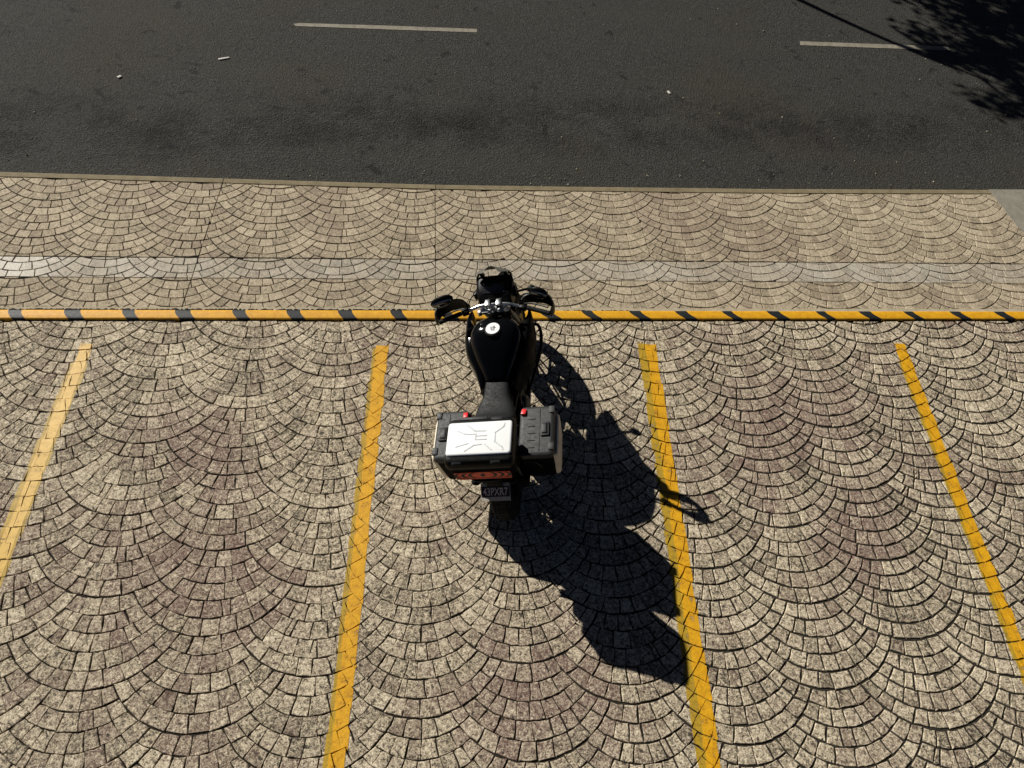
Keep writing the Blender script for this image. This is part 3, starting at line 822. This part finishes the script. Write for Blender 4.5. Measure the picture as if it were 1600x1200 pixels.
# handlebar group
hb = tube('handlebar', [(-.41, .972, 1.05), (-.31, 1.015, 1.052), (-.21, 1.05, 1.056), (-.13, 1.068, 1.074), (-.06, 1.074, 1.082), (.06, 1.074, 1.082), (.13, 1.068, 1.074), (.21, 1.05, 1.056), (.31, 1.015, 1.052), (.41, .972, 1.05)], .0135, M['metal'], bike, 12)
for s in (-1, 1):
    box('bar_clamp', (s * .042, 1.074, 1.088), (.040, .060, .048), M['metal'], hb, .006)
    tube('grip', [(s * .255, 1.036, 1.0535), (s * .34, 1.003, 1.051), (s * .425, .966, 1.05)], .018, M['rubber'], hb, 12)
    box('switch_housing', (s * .225, 1.045, 1.055), (.055, .048, .045), M['plastic'], hb, .008, (0, 0, s * R(-20)))
    tube('lever', [(s * .21, 1.085, 1.05), (s * .30, 1.078, 1.045), (s * .405, 1.035, 1.04)], .006, M['greymetal'], hb, 8)
    tube('control_cable', [(s * .21, 1.08, 1.06), (s * .17, 1.17, 1.09), (s * .10, 1.20, 1.04), (s * .06, 1.14, .93)], .005, M['plastic'], hb, 6)
    # hand guard shell
    path = spline([(.432, .955, 1.05), (.452, 1.02, 1.052), (.432, 1.085, 1.055), (.365, 1.122, 1.06), (.26, 1.13, 1.06), (.20, 1.10, 1.058)], 4)
    rings = []
    for i, p in enumerate(path):
        t = i / (len(path) - 1); hh = .022 + .045 * math.sin(math.pi * min(1, t * 1.05)) ** .7
        tn = (path[min(i + 1, len(path) - 1)] - path[max(i - 1, 0)]).normalized(); nn = Vector((tn.y, -tn.x, 0)) * .005
        rings.append([(s * (p.x + nn.x), p.y + nn.y, p.z - hh), (s * (p.x + nn.x * 2.6), p.y + nn.y * 2.6, p.z), (s * (p.x + nn.x), p.y + nn.y, p.z + hh * .8), (s * (p.x - nn.x), p.y - nn.y, p.z + hh * .8), (s * (p.x + nn.x), p.y + nn.y, p.z), (s * (p.x - nn.x), p.y - nn.y, p.z - hh)])
    loft('hand_guard', rings, M['plastic'], bike)
    # mirror
    mx_ = s * (.385 if s < 0 else .355); mr_ = .092 if s < 0 else .074
    mh = ellipsoid('mirror', (mx_, 1.078, 1.165), (mr_, .024, .046), M['plastic'], bike, (R(-14), s * R(8), s * R(-14)))
    tube('stalk', [(s * .20, 1.055, 1.07), (s * .212, 1.085, 1.115), (s * .25, 1.095, 1.145), (s * .31, 1.085, 1.16)], .007, M['plastic'], mh, 8)
    ellipsoid('mirror_glass', (mx_, 1.0620, 1.161), (mr_ * .86, .011, .036), M['mirror'], mh, (R(-14), s * R(8), s * R(-14)))
    # indicators
    ti = ellipsoid('front_indicator', (s * .225, 1.455, .80), (.038, .026, .026), M['plastic'], bike)
    tube('indicator_stem', [(s * .09, 1.42, .82), (s * .20, 1.455, .803)], .010, M['plastic'], ti, 8, 1, False)
    ellipsoid('lens', (s * .225, 1.470, .80), (.030, .02, .020), M['lens'], ti)
    ri = ellipsoid('rear_indicator', (s * .13, -.20, .66), (.034, .024, .022), M['plastic'], bike)
    tube('indicator_stem', [(s * .02, -.19, .665), (s * .11, -.20, .66)], .009, M['plastic'], ri, 8, 1, False)
box('top_yoke', (0, 1.065, 1.035), (.235, .075, .03), M['metal'], bike, .01)
for s in (-1, 1): lathe('fork_cap', [(.001, .03), (.014, .03), (.019, .024), (.021, 0)], (s * .092, 1.072, 1.05), M['metal'], bike, 20, 'z')
lathe('ignition_lock', [(.001, .03), (.012, .03), (.02, .026), (.026, .015), (.027, -.02)], (.002, 1.012, 1.045), M['plastic'], bike, 24, 'z')
lathe('fluid_reservoir', [(.001, .035), (.024, .034), (.029, .028), (.029, -.02)], (.105, 1.02, 1.045), M['plastic'], bike, 24, 'z')
lathe('clutch_adjuster', [(.001, .02), (.012, .02), (.015, .015), (.016, -.02)], (-.115, 1.03, 1.045), M['metal'], bike, 18, 'z')
# ------------------------------------------------------------------ luggage
bm = bmesh.new(); add_box(bm, (0, -.09, .850), (.40, .26, .07), .01)  # rack box enlarged beyond a real deck to keep sun off the plate
for s in (-1, 1):
    add_tube(bm, [(s * .11, .06, .84), (s * .13, -.08, .875), (s * .11, -.27, .875), (0, -.30, .875)], .011)
finish('luggage_rack', bm, M['plastic'], bike)
for s in (-1, 1):
    tube('pannier_rack', [(s * .11, -.06, .80), (s * .17, -.12, .72), (s * .185, -.09, .50), (s * .185, .15, .42), (s * .15, .28, .55), (s * .12, .25, .68)], .009, M['greymetal'], bike, 8)
TCY = -.128
rings = [rrect(0, TCY - .005, .185, .150, .03, .892), rrect(0, TCY - .007, .205, .168, .035, .905), rrect(0, TCY - .005, .217, .173, .035, .99), rrect(0, TCY, .224, .172, .035, 1.055)]
tc = loft('top_case', rings, M['matte'], bike, 30)
rings = [rrect(0, TCY, .231, .178, .036, 1.057), rrect(0, TCY, .233, .179, .036, 1.075), rrect(0, TCY, .230, .172, .036, 1.112), rrect(0, TCY, .223, .158, .034, 1.130), rrect(0, TCY, .212, .142, .03, 1.136)]
loft('lid', rings, M['plastic'], tc, 30)
rings = [rrect(0, TCY + .003, .2175, .1235, .02, 1.128), rrect(0, TCY + .003, .2175, .1235, .02, 1.144), rrect(0, TCY + .003, .2135, .1195, .018, 1.1495), rrect(0, TCY + .003, .205, .111, .014, 1.1510)]
loft('lid_panel', rings, M['white'], tc, 50)
def strip(bm, pts, wd, z, h):
    for (x0, y0), (x1, y1) in zip(pts, pts[1:]):
        L_ = math.hypot(x1 - x0, y1 - y0)
        add_box(bm, ((x0 + x1) / 2, (y0 + y1) / 2, z), (L_ + wd * .8, wd, h), .0006, (0, 0, math.atan2(y1 - y0, x1 - x0)), 1)
bm = bmesh.new()
yc = TCY + .003
for pts in ([(.168, yc + .098), (.162, yc + .075), (.108, yc + .033), (.108, yc - .035), (.160, yc - .078), (.166, yc - .098)],
            [(-.085, yc + .098), (-.03, yc + .052), (.04, yc + .05)], [(-.15, yc + .058), (-.09, yc + .03), (-.02, yc + .028)],
            [(-.09, yc - .098), (-.03, yc - .055), (.02, yc - .05)], [(-.15, yc - .062), (-.07, yc - .04)],
            [(.04, yc - .05), (.09, yc - .095)], [(.05, yc + .014), (-.022, yc + .014), (-.022, yc - .014), (.05, yc - .014)]):
    strip(bm, pts, .0085, 1.1512, .0040)
finish('lid_ridges', bm, M['ridge'], tc)
for x_ in (-.145, .115):
    box('hinge', (x_, TCY - .163, 1.115), (.066, .026, .018), M['case'], tc, .004, (R(38), 0, 0))
    box('hinge_inset', (x_, TCY - .1725, 1.1195), (.048, .010, .006), M['plastic'], tc, .002, (R(38), 0, 0))
box('carry_handle', (-.045, TCY + .172, 1.100), (.175, .034, .040), M['case'], tc, .012)
box('lid_latch', (.105, TCY + .160, 1.122), (.075, .03, .014), M['case'], tc, .004, (R(-25), 0, 0))
# reflective chevrons on the back of the top case
rot = math.atan2(.006, .08)
def back_y(z): return TCY - .1775 - (1.02 - z) * .02 - .0022
def back_poly(name, pts, dz, mat):
    v = [(x, back_y(z) - dz, z) for x, z in pts] + [(x, back_y(z) + .003, z) for x, z in pts]; n = len(pts)
    f = [tuple(range(n)), tuple(reversed(range(n, 2 * n)))] + [(i, (i + 1) % n, n + (i + 1) % n, n + i) for i in range(n)]
    return link(name, pydata(name, v, f), mat, tc)
back_poly('reflective_strip', [(-.190, .938), (.190, .938), (.190, 1.012), (-.190, 1.012)], 0, M['reflex'])
back_poly('reflective_line', [(-.185, .922), (.185, .922), (.185, .931), (-.185, .931)], 0, M['reflex'])
zc, hh = .975, .030
for k in range(3):
    for s in (-1, 1):
        x0 = s * (.052 + .048 * k); 
        pts = [(x0, zc + hh), (x0 + s * .020, zc + hh * .55), (x0 + s * .026, zc), (x0 + s * .020, zc - hh * .55), (x0, zc - hh), (x0 + s * .022, zc - hh), (x0 + s * .042, zc - hh * .5), (x0 + s * .048, zc), (x0 + s * .042, zc + hh * .5), (x0 + s * .022, zc + hh)]
        back_poly('chevron', pts if s < 0 else list(reversed(pts)), .0012, M['black'])
back_poly('chevron', [(-.018, zc), (0, zc - hh * .8), (.018, zc), (0, zc + hh * .8)], .0012, M['black'])
# panniers
for s in (-1, 1):
    def rr_(y0, y1, x0, x1, r, z): return [(s * (x0 + x1) / 2 + (p[0]), p[1], p[2]) for p in rrect(0, (y0 + y1) / 2, (x1 - x0) / 2, (y1 - y0) / 2, r, z)]
    rings = [rr_(-.025, .275, .225, .40, .03, .415), rr_(-.055, .305, .205, .418, .035, .44), rr_(-.066, .318, .195, .424, .035, .60), rr_(-.070, .325, .188, .428, .035, .732)]
    pn = loft('pannier', rings, M['matte'], bike, 30)
    pn['label'] = ('left' if s < 0 else 'right') + ' black side case with silver outer panel'
    rings = [rr_(-.075, .331, .184, .437, .036, .734), rr_(-.076, .332, .184, .438, .036, .752), rr_(-.070, .326, .190, .432, .034, .778), rr_(-.058, .312, .203, .420, .028, .786), rr_(-.045, .300, .214, .408, .02, .787)]
    loft('pannier_lid', rings, M['case'], pn, 30)
    # outer silver panel
    out = []
    for x_, ins in ((.418, 0), (.446, 0), (.456, .012), (.458, .03)):
        tilt = lambda z: (z - .6) * .06
        out.append([(s * (x_ + tilt(p[1])), p[0], p[1]) for p in [(q[0], q[1]) for q in rrect(.128, .578, .172 - ins, .150 - ins, .03, 0)]])
    loft('outer_panel', out, M['side_silver'], pn, 40)
    lt = box('lid_latch', (s * .374, .130, .792), (.062, .112, .018), M['case'], pn, .005)
    box('latch_recess', (s * .372, .130, .8015), (.040, .086, .004), M['plastic'], pn, .0015)
    box('latch_plate', (s * .369, .130, .8045), (.032, .072, .006), M['case'], pn, .002)
    for y_ in (.292, -.008): box('corner_tab', (s * .419, y_, .784), (.040, .058, .022), M['case'], pn, .005)
    box('red_catch', (s * .216, .276, .792), (.036, .052, .026), M['red'], pn, .007, (R(-12), 0, s * R(-8)))
    for k in range(5): box('lid_rib', (s * .275, -.015 + .058 * k, .788), (.055, .004, .004), M['plastic'], pn, .001)
    box('lid_seam', (s * .335, .128, .7875), (.004, .345, .004), M['plastic'], pn, .001)
    if s > 0: tube('grab_loop', [(.245, -.075, .70), (.29, -.088, .71), (.325, -.088, .66), (.335, -.078, .60)], .004, M['greymetal'], pn, 6)
# tail, number plate
rows = [(.02, .74, .79, .07), (-.10, .70, .79, .075), (-.18, .66, .74, .065), (-.225, .60, .66, .055)]
loft('rear_mudguard', [sring(r[0], 0, r[1], r[2], r[3], 3, 16) for r in lerp_rings(rows, 3)], M['plastic'], bike)
box('tail_lamp', (0, -.185, .775), (.10, .04, .045), M['red'], bike, .01)
PT = R(-55)     # plate leans back: its face looks rearwards and up
pm = Matrix.Translation((0.0, -.250, .598)) @ Matrix.Rotation(PT, 4, 'X')
def plate_part(name, c, sz, mat, parent, bev=.001):
    bm = bmesh.new(); add_box(bm, c, sz, bev, (0, 0, 0), 1)
    # local: x right, y depth (front -y), z up
    bmesh.ops.transform(bm, matrix=pm @ Matrix.Identity(4), verts=bm.verts)
    return finish(name, bm, mat, parent)
lp = plate_part('number_plate', (0, 0, 0), (.212, .003, .128), M['plate'], bike)
box('sun_block_bracket', (0, -.145, .705), (.30, .11, .03), M['matte'], bike, .006)  # bracket widened and moved forward to block stray sun on the plate
lp['label'] = 'small dark number plate with pale edges and pale characters'
plate_part('plate_band', (0, -.0026, .002), (.204, .002, .074), M['plate_dark'], lp, .0005)
plate_part('plate_holder', (0, .006, .012), (.19, .008, .13), M['plastic'], lp, .002)
for x_ in (-.07, .07): plate_part('plate_bolt', (x_, -.003, .052), (.010, .004, .010), M['metal'], lp, .002)
cu = D.curves.new('characters', 'FONT'); cu.body = '43PXR7'; cu.size = .072; cu.align_x = 'CENTER'; cu.align_y = 'CENTER'; cu.extrude = .0006; cu.offset = .0012
to = D.objects.new('tmp_text', cu); COL.objects.link(to)
bpy.context.view_layer.update()
tm = D.meshes.new_from_object(to.evaluated_get(bpy.context.evaluated_depsgraph_get()))
D.objects.remove(to, do_unlink=True)
xsv = [v_.co.x for v_ in tm.vertices]; ysv = [v_.co.y for v_ in tm.vertices]
kx_ = .180 / (max(xsv) - min(xsv)); ky_ = .056 / (max(ysv) - min(ysv)); mxx = (max(xsv) + min(xsv)) / 2; myy = (max(ysv) + min(ysv)) / 2
for v_ in tm.vertices:
    x_, y_, z_ = v_.co; v_.co = pm @ Vector(((x_ - mxx) * kx_, -.0040 - z_, (y_ - myy) * ky_ + .002))
tm.name = 'characters'; tm.materials.clear(); link('characters', tm, M['plate_text'], lp)

# ------------------------------------------------------------------ street tree across the road (its shadow reaches the asphalt)
M['bark'] = simple('bark', (.09, .065, .045), .9, vary=.4, nscale=18, bump=.4)
M['leaf'] = simple('leaf', (.055, .10, .022), .6, vary=.35, nscale=3)
tree = empty('street_tree', (2.08, 13.2, .02))
tag(tree, 'leafy roadside tree casting the dappled shadow at the top right', 'tree')
limbs = [[(0, 0, -.05), (.03, .02, 1.5), (-.02, .0, 3.0), (.1, .1, 4.2), (.4, .5, 5.6)],
         [(.04, .04, 3.7), (.5, .55, 4.1), (1.3, 1.5, 4.6)], [(.0, .02, 3.4), (.3, .2, 4.3), (.2, .3, 5.6)],
         [(.1, .1, 3.9), (.9, 1.2, 4.7), (1.6, 2.1, 5.4)], [(.06, .06, 3.8), (.9, .9, 4.3), (1.9, 2.2, 4.6)], [(.1, .1, 4.2), (-.3, -.3, 5.0)]]
bm = bmesh.new()
for i, l_ in enumerate(limbs): add_tube(bm, l_, (.065, .03) if i == 0 else (.038, .012), 8, 5)
finish('trunk', bm, M['bark'], tree)
rg = random.Random(21); V = []; Fc = []
cent = []
while len(cent) < 175:
    x_, y_, z_ = rg.uniform(-1.2, 3.2), rg.uniform(-1.2, 3.6), rg.uniform(3.1, 7.2)
    if ((x_ - .95) / 1.95) ** 2 + ((y_ - 1.15) / 2.15) ** 2 + ((z_ - 5.1) / 1.95) ** 2 < 1: cent.append((x_, y_, z_, rg.uniform(.18, .42)))
for cx, cy, cz, r in cent:
    for k in range(70):
        d = Vector((rg.gauss(0, 1), rg.gauss(0, 1), rg.gauss(0, .8))); d = d.normalized() * r * rg.random() ** .5
        p = Vector((cx, cy, cz)) + d; L_ = rg.uniform(.05, .10)
        q = Euler((rg.uniform(-1, 1), rg.uniform(-1, 1), rg.uniform(0, 6.28))).to_matrix()
        b = len(V)
        for c in ((0, -L_, 0), (L_ * .45, 0, .01), (0, L_, 0), (-L_ * .45, 0, .01)): V.append(tuple(p + q @ Vector(c)))
        Fc += [(b, b + 1, b + 2), (b, b + 2, b + 3)]
link('crown', pydata('crown', V, Fc), M['leaf'], tree)

# ------------------------------------------------------------------ litter and grit on the road
M['paper'] = simple('pale_litter', (.62, .60, .55), .7, vary=.1)
o = box('paper_scrap', (0, 0, .006), (.13, .028, .012), M['paper'], None, .004); o.location = (-2.916, 8.12, ROAD_Z); o.rotation_euler.z = R(24)
tag(o, 'short white stick of litter lying on the asphalt', 'litter')
o = box('crumpled_wrapper', (0, 0, .008), (.05, .036, .016), M['paper'], None, .007); o.location = (-3.986, 7.605, ROAD_Z); o.rotation_euler.z = R(50)
tag(o, 'tiny white wrapper on the asphalt at the upper left', 'litter')
o = box('paper_crumb', (0, 0, .006), (.03, .06, .012), M['paper'], None, .005); o.location = (2.602, 8.107, ROAD_Z); o.rotation_euler.z = R(20)
tag(o, 'tiny white paper crumb on the asphalt right of centre', 'litter')
rg = random.Random(4); bm = bmesh.new()
for k in range(150):
    x_ = rg.uniform(-6, 8.5); y_ = rg.uniform(kerb_near(x_) + .12, 10.5) if rg.random() < .5 else kerb_near(x_) + rg.uniform(.1, .5)
    r = rg.uniform(.004, .011)
    b = bmesh.new(); bmesh.ops.create_icosphere(b, subdivisions=1, radius=r)
    for v_ in b.verts: v_.co *= rg.uniform(.7, 1.2)
    bmesh.ops.translate(b, vec=(x_, y_, ROAD_Z + r * .5), verts=b.verts); merge(bm, b)
o = finish('grit', bm, M['mortar'], None); tag(o, 'pale grit scattered on the asphalt', 'grit', kind='stuff')
